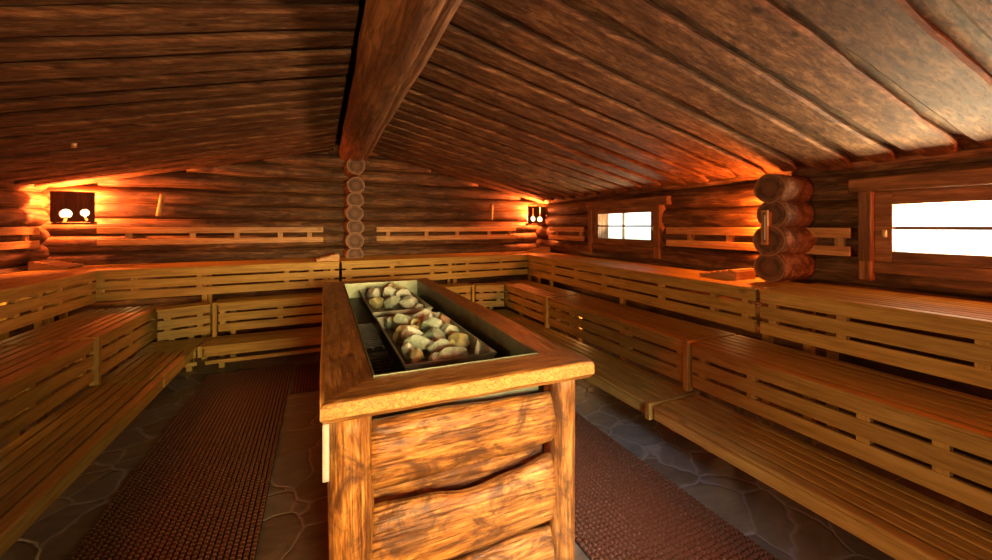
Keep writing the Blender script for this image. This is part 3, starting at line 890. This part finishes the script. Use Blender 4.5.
FRONT = [  # label, x, y, half sizes, kind, rotation
 ('small dark stone in the back left corner of nearer tray', .455, 2.98, .060, .050, .055, 'grey', .3),
 ('large rounded grey stone at the left back of nearer tray', .545, 2.90, .085, .070, .085, 'grey', .5),
 ('long flat pale stone along the back edge of nearer tray', .72, 2.99, .120, .050, .070, 'pale', -.25),
 ('reddish brown stone at the right back of nearer tray', .80, 2.72, .065, .080, .085, 'brown', .2),
 ('small white-topped stone behind the centre of nearer tray', .69, 2.80, .058, .055, .095, 'pale', .8),
 ('small tan stone wedged left of the white-topped one', .625, 2.80, .045, .045, .08, 'yellow', .1),
 ('long yellowish stone at the left side of nearer tray', .48, 2.66, .105, .055, .075, 'yellow', .35),
 ('small dark brown stone near the middle of nearer tray', .585, 2.675, .050, .045, .07, 'brown', .9),
 ('pale split stone left of the middle in nearer tray', .53, 2.49, .080, .065, .085, 'pale', .15),
 ('grey cracked stone in the centre of nearer tray', .69, 2.62, .075, .055, .09, 'grey', -.3),
 ('big blocky greenish stone in the middle of nearer tray', .665, 2.44, .085, .080, .098, 'grey', .4),
 ('big mottled grey stone at the left front of nearer tray', .52, 2.31, .090, .075, .095, 'grey', -.35),
 ('large faceted grey stone on the right of nearer tray', .785, 2.50, .070, .080, .095, 'grey', .6),
 ('bright yellow stone at the right front of nearer tray', .79, 2.32, .065, .075, .085, 'yellow', .5),
 ('long speckled stone across the front of nearer tray', .62, 2.22, .075, .045, .07, 'grey', .25),
 ('small tan stone between speckled and yellow stones', .70, 2.265, .05, .045, .065, 'yellow', .1),
 ('small stubby stone in the front left corner of nearer tray', .468, 2.13, .050, .045, .07, 'yellow', .7),
 ('low flat grey slab at the front edge of nearer tray', .66, 2.10, .105, .045, .065, 'grey', .12),
 ('little dark pebble-like stone at the very front of nearer tray', .555, 2.07, .045, .040, .060, 'grey', .5),
 ('little pale stone against the left side of nearer tray', .445, 2.27, .038, .050, .065, 'pale', .2),
 ('lone thin grey sliver leaning in the front right corner', .815, 2.12, .022, .062, .058, 'pale', -.35),
 ('thin dark sliver standing along the right side of nearer tray', .845, 2.66, .022, .07, .05, 'grey', -.1),
]
def settle(items, x0, x1, y0, y1):
    P_ = [[i[1], i[2], (i[3] + i[4]) / 2 * .88] for i in items]
    for _ in range(200):
        for m in range(len(P_)):
            for n in range(m):
                dx, dy = P_[m][0] - P_[n][0], P_[m][1] - P_[n][1]; d = math.hypot(dx, dy) or 1e-4
                o = (P_[m][2] + P_[n][2]) * .92 - d
                if o > 0:
                    ux, uy = dx / d * o * .25, dy / d * o * .25
                    P_[m][0] += ux; P_[m][1] += uy; P_[n][0] -= ux; P_[n][1] -= uy
        for q, it in zip(P_, items):
            hx = abs(it[3] * math.cos(it[7])) + abs(it[4] * math.sin(it[7])); hy = abs(it[3] * math.sin(it[7])) + abs(it[4] * math.cos(it[7]))
            hx *= 1.0; hy *= .97
            q[0] = min(max(q[0], x0 + hx), x1 - hx); q[1] = min(max(q[1], y0 + hy), y1 - hy)
    return [(it[0], q[0], q[1]) + tuple(it[3:]) for it, q in zip(items, P_)]
FRONT = settle([(f[0], f[1] - .008, f[2] - .055) + tuple(f[3:]) for f in FRONT], .378 + .02, .875 - .02, 1.95 + .02, 3.05 - .02)
for k, (lb, x, y, a, b, c, kd, rz) in enumerate(FRONT):
    stone(lb, x, y, a, b, c, kd, rz, GF, 11 + k * 3)
BACK = [
 ('grey rounded stone in the back left corner of rear tray', .46, 4.22, .10, .08, .075, 'grey', .2),
 ('greenish stone at the back edge of rear tray', .58, 4.30, .08, .06, .07, 'grey', .7),
 ('pale cracked stone at the left of rear tray', .535, 4.06, .07, .10, .085, 'pale', .3),
 ('light grey stone left of the middle in rear tray', .645, 4.02, .085, .095, .095, 'pale', -.4),
 ('small tan stone in the front left corner of rear tray', .47, 3.72, .075, .08, .07, 'yellow', .1),
 ('mottled green-grey stone at the front of rear tray', .60, 3.66, .09, .10, .08, 'grey', .2),
 ('yellowish stone at the back of rear tray middle', .71, 4.26, .085, .075, .085, 'yellow', -.2),
 ('tall yellow-white stone at the back right of rear tray', .80, 4.20, .075, .08, .10, 'yellow', .5),
 ('small pale stone in the middle of rear tray', .725, 3.85, .05, .08, .085, 'pale', .9),
 ('large bluish grey block at the front right of rear tray', .765, 3.60, .095, .105, .105, 'pale', .15),
 ('rounded pale stone at the right of rear tray', .865, 3.98, .06, .10, .085, 'pale', .4),
 ('angular grey-white stone at the right edge of rear tray', .872, 3.72, .045, .11, .075, 'pale', -.3),
 ('small flat white stone in the front right corner of rear tray', .845, 3.42, .05, .05, .05, 'pale', .2),
]
BACK = settle(BACK, .375 + .02, .865 - .02, 3.24 + .02, 4.44 - .02)
for k, (lb, x, y, a, b, c, kd, rz) in enumerate(BACK):
    stone(lb, x, y, a, b, c, kd, rz, GB, 101 + k * 5)

# the back wall is not quite square to the side walls: turn it and what is fixed to it
bpy.context.view_layer.update()
pv = Vector((.5, YB, 0)); TM = Matrix.Translation(pv) @ Matrix.Rotation(math.atan(TILT), 4, 'Z') @ Matrix.Translation(-pv)
for o in list(bpy.context.scene.objects):
    if o.parent is None and (o.get('back') or o.name.startswith('wall_back') or o.name.startswith('wall_peg') or o.name.startswith('corbel_log') or (o.name.startswith('log_end') and o.get('label', '').startswith('round cut')) or (o.name.startswith('backrest_rail') and 'on the back wall' in o.get('label', ''))):
        o.matrix_world = TM @ o.matrix_world

# ------------------------------------------------------------------ light
def area(name, loc, rot, sx, sy, power, col, spread=PI):
    l = D.lights.new(name, 'AREA'); l.shape = 'RECTANGLE'; l.size = sx; l.size_y = sy; l.energy = power; l.color = col; l.spread = spread
    o = D.objects.new(name, l); COL.objects.link(o); o.location = loc; o.rotation_euler = rot
    return o
def point(name, loc, power, col, r=.08):
    l = D.lights.new(name, 'POINT'); l.energy = power; l.color = col; l.shadow_soft_size = r
    o = D.objects.new(name, l); COL.objects.link(o); o.location = loc
    return o
DAY = (.95, 1.0, .80)
# daylight in the doorway behind the viewer and, thrown up off the ground, in the two windows
area('doorway_daylight', (.9, -4.6, 1.7), (PI / 2 - .06, 0, .06), 1.8, 1.6, 105, (1, .76, .32), 1.0)
o_ = area('cool_floor_fill', (0, -3.6, 2.95), (0, 0, 0), 1.0, 1.0, 16, (.60, .77, 1), .40)  # added cool fill that brightens the right floor and mat
o_.rotation_euler = (Vector((1.4, 2.7, 0)) - o_.location).to_track_quat('-Z', 'Y').to_euler()
WARMDAY = (1, .80, .48)
area('window_daylight', (XR + .34, .99, 1.70), (0, PI / 2 + .75, 0), .36, 1.08, 150, WARMDAY, 2.4)
area('window_daylight', (XR + .34, 4.51, 1.70), (0, PI / 2 + .75, 0), .36, 1.08, 30, WARMDAY, 2.4)
area('window_daylight', (XL - .34, .99, 1.74), (0, -PI / 2, 0), .36, 1.08, 62, (1, .80, .30), 2.6)  # added yellow light at the unseen left window, for the right bench fronts
RED = (1, .15, .01)
point('corner_light', (XL + .35, YF + .35, 1.8), 170, (1, .13, .006), .1)
point('corner_light', (XR - .35, YF + .35, 1.8), 170, RED, .1)
point('log_end_light', (3.92, 2.40, 1.84), LAMPS['stub'], (1, .21, .03), .04)
for p in ((-2.85, 5.6, .95), (-2.2, 6.5, .95), (3.75, 5.4, .95), (3.75, 2.6, .95), (-2.1, 3.6, .5), (3.1, 4.2, .5)):
    point('under_bench_light', p, 2, (1, .5, .15), .05)

w = D.worlds.new('sky'); bpy.context.scene.world = w; w.use_nodes = True
bg = w.node_tree.nodes['Background']; bg.inputs[0].default_value = (.92, 1, .95, 1); bg.inputs[1].default_value = 2.4

# ------------------------------------------------------------------ camera
cam = D.cameras.new('camera'); co = D.objects.new('camera', cam); COL.objects.link(co)
Fpx, U0, V0 = 395.0, 320.0, 226.0
cam.sensor_fit = 'HORIZONTAL'; cam.sensor_width = 36; cam.lens = Fpx * 36 / 992
cam.shift_y = -(280 - V0) / 992; cam.clip_start = .02
co.location = (0, 0, 1.75); co.rotation_euler = (PI / 2, 0, -math.atan((496 - U0) / Fpx))
sc = bpy.context.scene; sc.camera = co
sc.view_settings.view_transform = 'Standard'; sc.view_settings.look = 'None'
sc.view_settings.exposure = 0.18; sc.view_settings.gamma = 1; sc.view_settings.use_curve_mapping = False
sc.cycles.use_denoising = True
